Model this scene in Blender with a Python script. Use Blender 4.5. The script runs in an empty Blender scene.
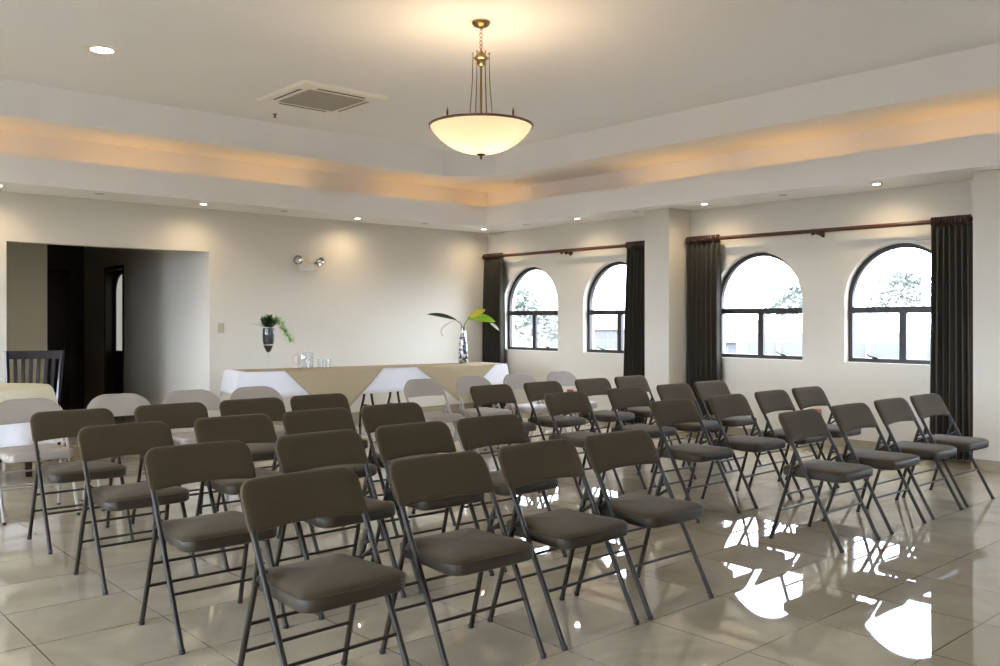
import bpy, bmesh, math, random
from mathutils import Vector, Matrix
random.seed(7)
PI = math.pi
sc = bpy.context.scene
COL = sc.collection

# ------------------------------------------------------------------ helpers
def obj(name, bm, mat, parent=None, smooth=True, mats=None):
    bmesh.ops.recalc_face_normals(bm, faces=bm.faces[:])
    me = bpy.data.meshes.new(name)
    bm.to_mesh(me); bm.free()
    for m in (mats or [mat]):
        me.materials.append(m)
    if smooth:
        me.polygons.foreach_set('use_smooth', [True] * len(me.polygons))
        try:
            me.set_sharp_from_angle(angle=math.radians(38))
        except Exception:
            pass
    o = bpy.data.objects.new(name, me)
    COL.objects.link(o)
    if parent is not None:
        o.parent = parent
    return o

def thing(name, label, cat, loc=(0, 0, 0), rz=0.0, group=None):
    o = bpy.data.objects.new(name, None)
    COL.objects.link(o)
    o.empty_display_size = .1
    o.location = loc; o.rotation_euler = (0, 0, rz)
    return tag(o, label, cat, group)

def tag(o, label, cat, group=None):
    o['label'] = label; o['category'] = cat
    if group: o['group'] = group
    return o

def struct(name, bm, mat, smooth=False, parent=None, mats=None):
    o = obj(name, bm, mat, parent, smooth, mats)
    if parent is None:
        o['kind'] = 'structure'
    return o

def dup(root, loc, rz, label=None, group=None):
    r = root.copy(); COL.objects.link(r)
    r.location = loc; r.rotation_euler = (0, 0, rz)
    if label: r['label'] = label
    if group: r['group'] = group
    for ch in list(root.children):
        c = ch.copy(); COL.objects.link(c); c.parent = r
        for g in list(ch.children):
            d = g.copy(); COL.objects.link(d); d.parent = c
    return r

def box(bm, lo, hi, mat_index=0):
    x0, y0, z0 = lo; x1, y1, z1 = hi
    v = [bm.verts.new(p) for p in ((x0,y0,z0),(x1,y0,z0),(x1,y1,z0),(x0,y1,z0),(x0,y0,z1),(x1,y0,z1),(x1,y1,z1),(x0,y1,z1))]
    fs = []
    for q in ((0,3,2,1),(4,5,6,7),(0,1,5,4),(1,2,6,5),(2,3,7,6),(3,0,4,7)):
        f = bm.faces.new([v[i] for i in q]); f.material_index = mat_index; fs.append(f)
    return v, fs

def bbox_bev(bm, lo, hi, b=.004, seg=2):
    v, fs = box(bm, lo, hi)
    es = list({e for f in fs for e in f.edges})
    bmesh.ops.bevel(bm, geom=es, offset=b, segments=seg, profile=.5, affect='EDGES')

def tube(bm, pts, r, seg=10, caps=True, r_end=None):
    pts = [Vector(p) for p in pts]
    n = len(pts)
    rings = []
    prev = None
    for i, p in enumerate(pts):
        if i == 0: t = pts[1] - pts[0]
        elif i == n - 1: t = pts[-1] - pts[-2]
        else: t = (pts[i+1] - p).normalized() + (p - pts[i-1]).normalized()
        t.normalize()
        if prev is None:
            a = Vector((0, 0, 1)) if abs(t.z) < .9 else Vector((1, 0, 0))
            nrm = t.cross(a).normalized()
        else:
            nrm = (prev - t * prev.dot(t)).normalized()
        prev = nrm
        b = t.cross(nrm)
        rr = r if r_end is None else r + (r_end - r) * i / (n - 1)
        if isinstance(r, (list, tuple)): rr = r[i]
        rings.append([bm.verts.new(p + (nrm * math.cos(2*PI*k/seg) + b * math.sin(2*PI*k/seg)) * rr) for k in range(seg)])
    for i in range(n - 1):
        for k in range(seg):
            bm.faces.new((rings[i][k], rings[i][(k+1) % seg], rings[i+1][(k+1) % seg], rings[i+1][k]))
    if caps:
        bm.faces.new(rings[0][::-1]); bm.faces.new(rings[-1])

def lathe(bm, prof, seg=24, c=(0, 0, 0), close=False):
    """profile [(r, z)] turned about the z axis through c; r == 0 ends become single points"""
    c = Vector(c)
    rings = []
    for r, z in prof:
        if r < 1e-6:
            rings.append([bm.verts.new(c + Vector((0, 0, z)))])
        else:
            rings.append([bm.verts.new(c + Vector((r*math.cos(2*PI*k/seg), r*math.sin(2*PI*k/seg), z))) for k in range(seg)])
    prs = list(zip(rings, rings[1:]))
    if close: prs.append((rings[-1], rings[0]))
    for a, b in prs:
        for k in range(seg):
            k2 = (k + 1) % seg
            if len(a) == 1 and len(b) == 1: continue
            if len(a) == 1: bm.faces.new((a[0], b[k2], b[k]))
            elif len(b) == 1: bm.faces.new((a[k], a[k2], b[0]))
            else: bm.faces.new((a[k], a[k2], b[k2], b[k]))

def torus(bm, c, R, r, axis='Z', seg=24, s2=8, sx=1.0):
    rings = []
    for i in range(seg):
        a = 2*PI*i/seg
        ring = []
        for k in range(s2):
            b = 2*PI*k/s2
            x = (R + r*math.cos(b))*math.cos(a)*sx; y = (R + r*math.cos(b))*math.sin(a); z = r*math.sin(b)
            v = {'Z': (x, y, z), 'Y': (x, z, y), 'X': (z, x, y)}[axis]
            ring.append(bm.verts.new(Vector(c) + Vector(v)))
        rings.append(ring)
    for i in range(seg):
        for k in range(s2):
            bm.faces.new((rings[i][k], rings[(i+1) % seg][k], rings[(i+1) % seg][(k+1) % s2], rings[i][(k+1) % s2]))

def ball(bm, c, r, u=14, v=10, sz=1.0):
    prof = [(r*math.sin(PI*i/v), -r*sz*math.cos(PI*i/v)) for i in range(v + 1)]
    prof[0] = (0, -r*sz); prof[-1] = (0, r*sz)
    lathe(bm, prof, u, c)

def plate(bm, outer, holes, f3, thick):
    """flat plate with holes. outer / holes: 2-D loops; f3(a, b, t) -> 3-D point; thick: depth"""
    edges = []
    for loop in [outer] + holes:
        vs = [bm.verts.new(f3(a, b, 0)) for a, b in loop]
        for i in range(len(vs)):
            edges.append(bm.edges.new((vs[i], vs[(i+1) % len(vs)])))
    res = bmesh.ops.triangle_fill(bm, use_beauty=True, use_dissolve=False, edges=edges)
    faces = [g for g in res['geom'] if isinstance(g, bmesh.types.BMFace)]
    ext = bmesh.ops.extrude_face_region(bm, geom=faces)
    d = Vector(f3(0, 0, thick)) - Vector(f3(0, 0, 0))
    bmesh.ops.translate(bm, verts=[g for g in ext['geom'] if isinstance(g, bmesh.types.BMVert)], vec=d)

def grid_sheet(bm, f, nu, nv):
    vs = [[bm.verts.new(f(i/nu, j/nv)) for j in range(nv + 1)] for i in range(nu + 1)]
    for i in range(nu):
        for j in range(nv):
            bm.faces.new((vs[i][j], vs[i+1][j], vs[i+1][j+1], vs[i][j+1]))
    return vs

# ------------------------------------------------------------------ materials
def srgb(r, g, b):
    f = lambda c: (c/255/12.92) if c/255 <= .04045 else ((c/255 + .055)/1.055)**2.4
    return (f(r), f(g), f(b))

def mat(name, col, rough=.5, metal=0.0, noise=0.0, nscale=30, bump=0.0, bscale=200, sheen=0.0, spec=.5, trans=0.0, ior=1.45, alpha=1.0, emit=None, estr=0.0, coat=0.0):
    m = bpy.data.materials.new(name); m.use_nodes = True
    nt = m.node_tree; b = nt.nodes['Principled BSDF']
    b.inputs['Base Color'].default_value = (*col, 1)
    b.inputs['Roughness'].default_value = rough
    b.inputs['Metallic'].default_value = metal
    b.inputs['Specular IOR Level'].default_value = spec
    b.inputs['IOR'].default_value = ior
    b.inputs['Transmission Weight'].default_value = trans
    b.inputs['Alpha'].default_value = alpha
    b.inputs['Coat Weight'].default_value = coat
    if sheen:
        b.inputs['Sheen Weight'].default_value = sheen
        b.inputs['Sheen Roughness'].default_value = .5
        b.inputs['Sheen Tint'].default_value = (1, .88, .72, 1)
    if emit:
        b.inputs['Emission Color'].default_value = (*emit, 1)
        b.inputs['Emission Strength'].default_value = estr
    tc = nt.nodes.new('ShaderNodeTexCoord')
    if noise:
        n = nt.nodes.new('ShaderNodeTexNoise'); n.inputs['Scale'].default_value = nscale; n.inputs['Detail'].default_value = 4
        nt.links.new(tc.outputs['Object'], n.inputs['Vector'])
        mx = nt.nodes.new('ShaderNodeMix'); mx.data_type = 'RGBA'
        mx.inputs[6].default_value = (*[c*(1-noise) for c in col], 1)
        mx.inputs[7].default_value = (*[min(1, c*(1+noise)) for c in col], 1)
        nt.links.new(n.outputs['Fac'], mx.inputs[0]); nt.links.new(mx.outputs[2], b.inputs['Base Color'])
    if bump:
        n2 = nt.nodes.new('ShaderNodeTexNoise'); n2.inputs['Scale'].default_value = bscale; n2.inputs['Detail'].default_value = 3
        nt.links.new(tc.outputs['Object'], n2.inputs['Vector'])
        bp = nt.nodes.new('ShaderNodeBump'); bp.inputs['Strength'].default_value = bump; bp.inputs['Distance'].default_value = .002
        nt.links.new(n2.outputs['Fac'], bp.inputs['Height']); nt.links.new(bp.outputs['Normal'], b.inputs['Normal'])
    return m

M = {}
M['wall'] = mat('cream_wall_paint', (.665, .626, .54), .6, noise=.02, nscale=2, bump=.08, bscale=120, spec=.3)
M['pier'] = M['wall']
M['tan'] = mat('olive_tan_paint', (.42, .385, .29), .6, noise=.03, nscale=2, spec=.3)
M['dusk'] = mat('shade_dark_hallway_paint', (.07, .06, .045), .5, noise=.15, nscale=8, spec=.3)  # hallway surfaces coloured dark to stand in for the shade deep inside
M['ceil'] = mat('white_ceiling_paint', (.92, .905, .89), .7, noise=.015, nscale=1.5, spec=.2)
M['jamb'] = mat('white_reveal_paint', (.80, .80, .78), .6, spec=.3)
M['base'] = mat('taupe_skirting_tile', (.34, .29, .205), .25, noise=.12, nscale=6)
M['fab'] = mat('brown_seat_fabric', (.052, .037, .019), .8, noise=.22, nscale=140, bump=.5, bscale=500, sheen=.11, spec=.12)
M['vinyl'] = mat('dark_taupe_vinyl', (.036, .027, .017), .5, noise=.08, nscale=60, bump=.1, bscale=300, spec=.3)
M['tubes'] = mat('dark_taupe_enamel', (.021, .016, .010), .45, noise=.05, nscale=40, spec=.35)
M['rubber'] = mat('black_rubber', (.014, .013, .012), .6, noise=.1, nscale=80)
M['bfab'] = mat('beige_vinyl_upholstery', (.32, .28, .24), .5, noise=.05, nscale=50, bump=.15, bscale=350)
M['btube'] = mat('beige_enamel', (.30, .27, .235), .35, noise=.04, nscale=40)
M['frame'] = mat('dark_bronze_aluminium', (.028, .023, .023), .4, noise=.06, nscale=30)
M['wood_rod'] = mat('mahogany_rod', (.075, .027, .014), .32, noise=.3, nscale=14)
M['wood_dark'] = mat('dark_mahogany_rings', (.040, .014, .010), .35, noise=.25, nscale=20)
M['curtain'] = mat('charcoal_olive_curtain', (.036, .034, .026), .85, noise=.18, nscale=60, bump=.3, bscale=300, sheen=.2, spec=.15)
M['cloth'] = mat('white_tablecloth', (.80, .80, .84), .8, noise=.02, nscale=20, sheen=.1, spec=.2)
M['burlap'] = mat('tan_linen_overlay', (.42, .345, .225), .9, noise=.14, nscale=90, bump=.4, bscale=420, spec=.1)
M['cream_cloth'] = mat('cream_overlay_cloth', (.60, .56, .42), .85, noise=.04, nscale=20, spec=.2)
M['blackleg'] = mat('black_steel_leg', (.010, .010, .010), .4, noise=.05, nscale=30)
M['darkwood'] = mat('espresso_wood', (.012, .010, .013), .18, noise=.2, nscale=18, coat=.1)
M['doorwood'] = mat('dark_brown_door_wood', (.020, .011, .009), .35, noise=.3, nscale=10)
M['glass'] = None
M['acw'] = mat('cream_plastic', (.93, .90, .81), .45, noise=.02, nscale=20)
M['acg'] = mat('grey_grille_plastic', (.46, .43, .36), .5, noise=.05, nscale=30)
M['acd'] = mat('dark_slot', (.03, .03, .03), .6, noise=.05, nscale=30)
M['brass'] = mat('antique_brass', (.33, .235, .11), .3, metal=1.0, noise=.15, nscale=40)
M['bronze'] = mat('aged_bronze', (.13, .085, .05), .4, metal=.8, noise=.2, nscale=50)
M['rim'] = mat('brown_wood_rim', (.15, .085, .05), .4, noise=.2, nscale=30)
M['chrome'] = mat('brushed_chrome', (.62, .60, .58), .18, metal=1.0, noise=.05, nscale=50)
M['plast'] = mat('ivory_plastic', (.62, .60, .52), .4, noise=.02, nscale=30)
M['ivory'] = mat('aged_ivory_plastic', (.46, .42, .30), .45, noise=.03, nscale=30)
M['red'] = mat('red_plastic', (.45, .035, .03), .4, noise=.05, nscale=30)
M['dgreen'] = mat('dark_green_leaf', (.018, .040, .014), .45, noise=.35, nscale=50)
M['lgreen'] = mat('light_green_fern', (.32, .58, .14), .5, noise=.3, nscale=50)
M['bgreen'] = mat('bright_green_leaf', (.22, .44, .02), .4, noise=.3, nscale=30)
M['yellow'] = mat('yellow_green_leaf', (.52, .47, .04), .45, noise=.2, nscale=30)
M['twig'] = mat('pale_dry_stem', (.42, .38, .26), .7, noise=.15, nscale=60)
M['whiteleaf'] = mat('white_leaf_tip', (.72, .70, .66), .5, noise=.05, nscale=40)
M['blackfill'] = mat('dark_moss_filling', (.012, .020, .013), .5, noise=.6, nscale=120)
M['band'] = mat('pale_sand_band', (.60, .60, .55), .6, noise=.1, nscale=80)

def glass_mat(name, tint=(1, 1, 1), fac=.12, rough=0.0):
    m = bpy.data.materials.new(name); m.use_nodes = True
    nt = m.node_tree; nt.nodes.clear()
    out = nt.nodes.new('ShaderNodeOutputMaterial'); mx = nt.nodes.new('ShaderNodeMixShader')
    t = nt.nodes.new('ShaderNodeBsdfTransparent'); g = nt.nodes.new('ShaderNodeBsdfGlossy')
    t.inputs['Color'].default_value = (*tint, 1); g.inputs['Roughness'].default_value = rough
    fr = nt.nodes.new('ShaderNodeLayerWeight'); fr.inputs['Blend'].default_value = .5
    pw = nt.nodes.new('ShaderNodeMath'); pw.operation = 'POWER'; pw.inputs[1].default_value = 5
    ma = nt.nodes.new('ShaderNodeMath'); ma.operation = 'MULTIPLY_ADD'; ma.inputs[1].default_value = .9; ma.inputs[2].default_value = .035 + fac
    ma.use_clamp = True
    nt.links.new(fr.outputs['Facing'], pw.inputs[0]); nt.links.new(pw.outputs[0], ma.inputs[0]); nt.links.new(ma.outputs[0], mx.inputs[0])
    nt.links.new(t.outputs[0], mx.inputs[1]); nt.links.new(g.outputs[0], mx.inputs[2]); nt.links.new(mx.outputs[0], out.inputs['Surface'])
    return m
M['glass'] = glass_mat('clear_window_glass', (.97, .985, .98), .0)
M['tumbler'] = glass_mat('clear_drinking_glass', (.955, .97, .97), .03)
M['goblet'] = glass_mat('thin_goblet_glass', (.98, .985, .985), .0)

def emit_mat(name, col, s):
    m = bpy.data.materials.new(name); m.use_nodes = True
    b = m.node_tree.nodes['Principled BSDF']
    b.inputs['Base Color'].default_value = (.8, .8, .8, 1)
    b.inputs['Emission Color'].default_value = (*col, 1); b.inputs['Emission Strength'].default_value = s
    return m
M['lamp_lens'] = emit_mat('lit_downlight_lens', (1, .90, .74), 14)
M['lamp_lens_big'] = emit_mat('lit_ceiling_lens', (1, .98, .93), 6)

# polished floor tiles
def floor_mat():
    m = bpy.data.materials.new('polished_porcelain_tile'); m.use_nodes = True
    nt = m.node_tree; b = nt.nodes['Principled BSDF']
    tc = nt.nodes.new('ShaderNodeTexCoord'); mp = nt.nodes.new('ShaderNodeMapping')
    mp.inputs['Location'].default_value = (7.72 + .517*40, 6.105 + .486*40, 0)
    nt.links.new(tc.outputs['Object'], mp.inputs['Vector'])
    br = nt.nodes.new('ShaderNodeTexBrick'); br.offset = 0.0; br.squash = 1.0
    br.inputs['Scale'].default_value = 1; br.inputs['Brick Width'].default_value = .517; br.inputs['Row Height'].default_value = .486
    br.inputs['Mortar Size'].default_value = .0022; br.inputs['Mortar Smooth'].default_value = .3; br.inputs['Bias'].default_value = 0
    br.inputs['Color1'].default_value = (.43, .375, .28, 1); br.inputs['Color2'].default_value = (.46, .402, .30, 1)
    br.inputs['Mortar'].default_value = (.09, .08, .065, 1)
    nt.links.new(mp.outputs['Vector'], br.inputs['Vector'])
    n = nt.nodes.new('ShaderNodeTexNoise'); n.inputs['Scale'].default_value = 2.2; n.inputs['Detail'].default_value = 6; n.inputs['Distortion'].default_value = 1.2
    nt.links.new(tc.outputs['Object'], n.inputs['Vector'])
    rp = nt.nodes.new('ShaderNodeValToRGB'); rp.color_ramp.elements[0].color = (.86, .85, .83, 1); rp.color_ramp.elements[1].color = (1.06, 1.06, 1.07, 1)
    rp.color_ramp.elements[0].position = .35; rp.color_ramp.elements[1].position = .65
    nt.links.new(n.outputs['Fac'], rp.inputs[0])
    mx = nt.nodes.new('ShaderNodeMix'); mx.data_type = 'RGBA'; mx.blend_type = 'MULTIPLY'; mx.inputs[0].default_value = 1
    nt.links.new(br.outputs['Color'], mx.inputs[6]); nt.links.new(rp.outputs[0], mx.inputs[7])
    nt.links.new(mx.outputs[2], b.inputs['Base Color'])
    b.inputs['Roughness'].default_value = .02
    b.inputs['IOR'].default_value = 2.0
    b.inputs['Specular IOR Level'].default_value = .5
    return m
M['floor'] = floor_mat()

# ------------------------------------------------------------------ room shell
RX0, RY0 = -13.0, -13.4           # far corners of the room (behind the camera)
HS, HL, HC, HT = 2.598, 2.87, 3.17, 3.50
DS = .68

bm = bmesh.new()
box(bm, (RX0 - .3, RY0 - .3, -.12), (.22, 4.75, 0))
struct('floor', bm, M['floor'])

# ceiling: soffit, fascia, light trough, cove and tray in one surface
bm = bmesh.new()
def rect(d, z): return [bm.verts.new(p) for p in ((-d, -d, z), (RX0 + d, -d, z), (RX0 + d, RY0 + d, z), (-d, RY0 + d, z))]
def ring(a, b):
    for k in range(4):
        bm.faces.new((a[k], a[(k+1) % 4], b[(k+1) % 4], b[k]))
seq = [rect(-.06, HS), rect(DS, HS), rect(DS, HL), rect(DS - .03, HL), rect(DS - .03, 2.70), rect(.18, 2.70), rect(.18, HC)]
for a, b in zip(seq, seq[1:]): ring(a, b)
TX, TY = 1.06, .94
def octa(z):
    pts = [(-TX, -TY - .43), (-TX - .50, -TY), (RX0 + TX + .5, -TY), (RX0 + TX, -TY - .43),
           (RX0 + TX, RY0 + TY + .43), (RX0 + TX + .5, RY0 + TY), (-TX - .5, RY0 + TY), (-TX, RY0 + TY + .43)]
    return [bm.verts.new((x, y, z)) for x, y in pts]
o0, o1 = octa(HC), octa(HT)
r = seq[-1]
for k in range(4):
    a, b2, c2 = o0[2*k], o0[2*k+1], o0[(2*k+2) % 8]
    bm.faces.new((r[k], a, b2))
    bm.faces.new((r[k], b2, c2, r[(k+1) % 4]))
for k in range(8):
    bm.faces.new((o0[k], o0[(k+1) % 8], o1[(k+1) % 8], o1[k]))
bm.faces.new(o1)
struct('ceiling', bm, M['ceil'])
bm = bmesh.new()
box(bm, (RX0 - .2, RY0 - .2, 3.62), (.2, .2, 3.80))
struct('roof_slab', bm, M['ceil'])

# back wall with the hallway opening
OX0, OX1, OZ = -6.44, -4.315, 2.10
bm = bmesh.new()
WT = 3.62
plate(bm, [(RX0, 0), (OX0, 0), (OX0, OZ), (OX1, OZ), (OX1, 0), (0, 0), (0, WT), (RX0, WT)], [], lambda a, b, t: (a, t, b), .15)
struct('wall_back', bm, M['wall'])

# wall with arched windows
WC = [-.895, -2.475, -4.535, -6.115, -8.20, -9.78]
WR, WB, WS = .555, .875, 1.505
def arch(c, r=WR, b=WB, s=WS, n=28):
    p = [(c - r, b), (c + r, b)]
    for i in range(n + 1):
        a = PI*i/n
        p.append((c + r*math.cos(a), s + r*math.sin(a)))
    return p
bm = bmesh.new()
plate(bm, [(RY0, 0), (0.15, 0), (0.15, WT), (RY0, WT)], [arch(c) for c in WC], lambda a, b, t: (t, a, b), .22)
struct('wall_right', bm, M['wall'])

LC = [-2.0, -4.9, -7.8, -10.7]  # unseen wide windows, added for the daylight that comes from this side
LW, LB, LT = 1.36, .50, 2.56
def rectl(c, w=LW, b=LB, t=LT): return [(c - w, b), (c + w, b), (c + w, t), (c - w, t)]
bm = bmesh.new()
plate(bm, [(RY0, 0), (0.15, 0), (0.15, WT), (RY0, WT)], [rectl(c) for c in LC], lambda a, b, t: (RX0 - t, a, b), .22)
struct('wall_left', bm, M['wall'])
bm = bmesh.new(); box(bm, (RX0, RY0 - .2, 0), (0, RY0, WT)); struct('wall_front', bm, M['wall'])

# window frames
def window(n, f3, latches=()):
    """f3(a, t, z): a along the wall from the window's middle, t depth from the room side"""
    root = bpy.data.objects.new('window_%d' % n, None); COL.objects.link(root); root['kind'] = 'structure'
    fw, fd, t0 = .042, .05, .085
    def profile_loop(off):
        p = [(-WR + off, WB + off), (WR - off, WB + off)]
        for i in range(29):
            a = PI*i/28
            p.append(((WR - off)*math.cos(a), WS + (WR - off)*math.sin(a)))
        return p
    bm = bmesh.new()
    lo, li = profile_loop(0.0), profile_loop(fw)
    N = len(lo)
    rings = []
    for loop, t in ((lo, t0), (li, t0), (li, t0 + fd), (lo, t0 + fd)):
        rings.append([bm.verts.new(f3(a, t, z)) for a, z in loop])
    for q in range(4):
        A, B = rings[q], rings[(q+1) % 4]
        for k in range(N):
            bm.faces.new((A[k], A[(k+1) % N], B[(k+1) % N], B[k]))
    obj('window_frame', bm, M['frame'], root, smooth=False)
    def fbox(a0, a1, t0, t1, z0, z1):
        b = bmesh.new()
        ps = [f3(a, t, z) for a in (a0, a1) for t in (t0, t1) for z in (z0, z1)]
        lo_ = [min(p[i] for p in ps) for i in range(3)]; hi_ = [max(p[i] for p in ps) for i in range(3)]
        bbox_bev(b, lo_, hi_, .004, 1)
        return b
    obj('transom_bar', fbox(-WR + .03, WR - .03, t0 - .006, t0 + fd - .004, 1.372, 1.437), M['frame'], root, smooth=False)
    obj('mullion', fbox(-.034, .034, t0 - .004, t0 + fd - .006, WB + .03, 1.375), M['frame'], root, smooth=False)
    b = bmesh.new()
    loop = profile_loop(.03)
    v1 = [b.verts.new(f3(a, t0 + .028, z)) for a, z in loop]; v2 = [b.verts.new(f3(a, t0 + .033, z)) for a, z in loop]
    b.faces.new(v1); b.faces.new(v2[::-1])
    for k in range(N): b.faces.new((v1[k], v1[(k+1) % N], v2[(k+1) % N], v2[k]))
    obj('pane', b, M['glass'], root, smooth=False)
    for a in latches:
        b = bmesh.new()
        p = [f3(a - .035, t0 - .006, WB + .046), f3(a - .01, t0 - .03, WB + .058), f3(a + .03, t0 - .036, WB + .062), f3(a + .062, t0 - .04, WB + .085)]
        tube(b, p, .0075, 8)
        tube(b, [f3(a - .035, t0 + .004, WB + .046), f3(a + .02, t0 - .012, WB + .046)], .010, 8)
        obj('latch', b, M['frame'], root)
    return root
for i, c in enumerate(WC):
    lat = {0: (-.28,), 1: (.28,), 2: (-.28,), 3: (.28,)}.get(i, (.28,))
    window(i + 1, lambda a, t, z, c=c: (t, c + a, z), lat)
def wide_window(n, f3):
    root = bpy.data.objects.new('window_%d' % n, None); COL.objects.link(root); root['kind'] = 'structure'
    bm = bmesh.new()
    def bx(a0, a1, z0, z1, t0=.085, t1=.135):
        ps = [f3(a, t, z) for a in (a0, a1) for t in (t0, t1) for z in (z0, z1)]
        box(bm, [min(p[i] for p in ps) for i in range(3)], [max(p[i] for p in ps) for i in range(3)])
    bx(-LW, LW, LB, LB + .05); bx(-LW, LW, LT - .05, LT); bx(-LW, -LW + .05, LB, LT); bx(LW - .05, LW, LB, LT)
    obj('window_frame', bm, M['frame'], root, smooth=False)
    for a in (-LW/3, LW/3):
        bm = bmesh.new(); bx(a - .025, a + .025, LB + .04, LT - .04); obj('mullion', bm, M['frame'], root, smooth=False)
    bm = bmesh.new(); bx(-LW + .03, LW - .03, LB + .03, LT - .03, .108, .113); obj('pane', bm, M['glass'], root, smooth=False)
for i, c in enumerate(LC):
    wide_window(7 + i, lambda a, t, z, c=c: (RX0 - t, c + a, z))
# piers between the window bays
def pier(n, y0, y1, d=.426):
    bm = bmesh.new(); box(bm, (-d, y0, 0), (.02, y1, HS + .02))
    struct('wall_pier_%d' % n, bm, M['pier'])
    bm = bmesh.new(); box(bm, (-d - .012, y0 - .012, 0), (0, y1 + .012, .09))
    struct('baseboard_pier_%d' % n, bm, M['base'])
pier(1, -3.657, -3.305); pier(2, -7.31, -6.955)
# skirting
for n, (lo, hi) in {'baseboard_back': ((OX1 + .0, -.012, 0), (0, .0, .09)), 'baseboard_back_left': ((RX0, -.012, 0), (OX0, 0, .09)),
                    'baseboard_right': ((-.012, RY0, 0), (0, 0, .09)), 'baseboard_left': ((RX0, RY0, 0), (RX0 + .012, 0, .09)), 'baseboard_front': ((RX0, RY0, 0), (0, RY0 + .012, .09))}.items():
    bm = bmesh.new(); box(bm, lo, hi); struct(n, bm, M['base'])

# hallway behind the opening
DY0, DY1 = 2.84, 3.64
bm = bmesh.new()
plate(bm, [(.15, 0), (DY0, 0), (DY0, 2.08), (DY1, 2.08), (DY1, 0), (4.75, 0), (4.75, 2.62), (.15, 2.62)], [], lambda a, b, t: (OX1 + t, a, b), .2)
struct('wall_hallway_right', bm, M['wall'])
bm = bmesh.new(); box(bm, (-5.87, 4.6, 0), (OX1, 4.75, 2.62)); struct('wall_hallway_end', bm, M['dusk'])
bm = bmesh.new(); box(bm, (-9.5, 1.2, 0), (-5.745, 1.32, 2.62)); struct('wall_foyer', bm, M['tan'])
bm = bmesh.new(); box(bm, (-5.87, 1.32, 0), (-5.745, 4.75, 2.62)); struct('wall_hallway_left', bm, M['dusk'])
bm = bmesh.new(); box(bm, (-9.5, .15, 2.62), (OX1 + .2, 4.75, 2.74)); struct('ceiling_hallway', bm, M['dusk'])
bm = bmesh.new()
plate(bm, [(.15, 0), (1.32, 0), (1.32, 2.62), (.15, 2.62)], [[(.25, .1), (1.1, .1), (1.1, 2.3), (.25, 2.3)]], lambda a, b, t: (-9.5 - t, a, b), .1)
struct('wall_foyer_end', bm, M['wall'])
bm = bmesh.new()
for lo, hi in (((-9.58, .25, .1), (-9.53, .30, 2.3)), ((-9.58, 1.05, .1), (-9.53, 1.1, 2.3)), ((-9.58, .25, .1), (-9.53, 1.1, .16)), ((-9.58, .25, 2.24), (-9.53, 1.1, 2.3))): box(bm, lo, hi)
struct('window_15', bm, M['frame'])  # frame of an unseen opening, added to send daylight onto the hallway wall
# door in the hallway's side wall: leaf, lining and frosted half-arched light
root = bpy.data.objects.new('door_1', None); COL.objects.link(root); root['kind'] = 'structure'
bm = bmesh.new()
for lo, hi in (((OX1 - .012, DY0 - .0, 0), (OX1 + .19, DY0 + .05, 2.08)), ((OX1 - .012, DY1 - .05, 0), (OX1 + .19, DY1, 2.08)), ((OX1 - .012, DY0, 2.03), (OX1 + .19, DY1, 2.08))):
    box(bm, lo, hi)
obj('door_frame', bm, M['doorwood'], root, smooth=False)
bm = bmesh.new()
gc, gr = (DY0 + DY1)/2, .27
hole = [(gc - gr, .86), (gc + gr, .86)] + [(gc + gr*math.cos(PI*i/14), 1.70 + gr*math.sin(PI*i/14)) for i in range(15)]
plate(bm, [(DY0 + .05, .01), (DY1 - .05, .01), (DY1 - .05, 2.03), (DY0 + .05, 2.03)], [hole], lambda a, b, t: (OX1 + .10 + t, a, b), .045)
obj('door_leaf', bm, M['doorwood'], root, smooth=False)
bm = bmesh.new()
v1 = [bm.verts.new((OX1 + .118, a, b)) for a, b in hole]; v2 = [bm.verts.new((OX1 + .126, a, b)) for a, b in hole]
bm.faces.new(v1); bm.faces.new(v2[::-1])
for k in range(len(hole)): bm.faces.new((v1[k], v1[(k+1) % len(hole)], v2[(k+1) % len(hole)], v2[k]))
M['frost'] = mat('frosted_daylit_glass', (.5, .5, .47), .35, emit=(1, .98, .92), estr=.16)  # weak glow put into the pane for daylight from the room behind
obj('frosted_pane', bm, M['frost'], root, smooth=False)
# dark door at the hallway's end
root = bpy.data.objects.new('door_2', None); COL.objects.link(root); root['kind'] = 'structure'
bm = bmesh.new()
box(bm, (-4.95, 4.545, 0), (-4.62, 4.60, 2.0))
obj('door_leaf', bm, M['doorwood'], root, smooth=False)
bm = bmesh.new()
for lo, hi in (((-5.02, 4.53, 0), (-4.95, 4.60, 2.07)), ((-4.62, 4.53, 0), (-4.55, 4.60, 2.07)), ((-5.02, 4.53, 2.0), (-4.55, 4.60, 2.07))): box(bm, lo, hi)
obj('door_frame', bm, M['doorwood'], root, smooth=False)

# ------------------------------------------------------------------ folding chairs
def tube_y(z): return -.225 + .394*z/.745       # the long tube of a chair in side view

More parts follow.
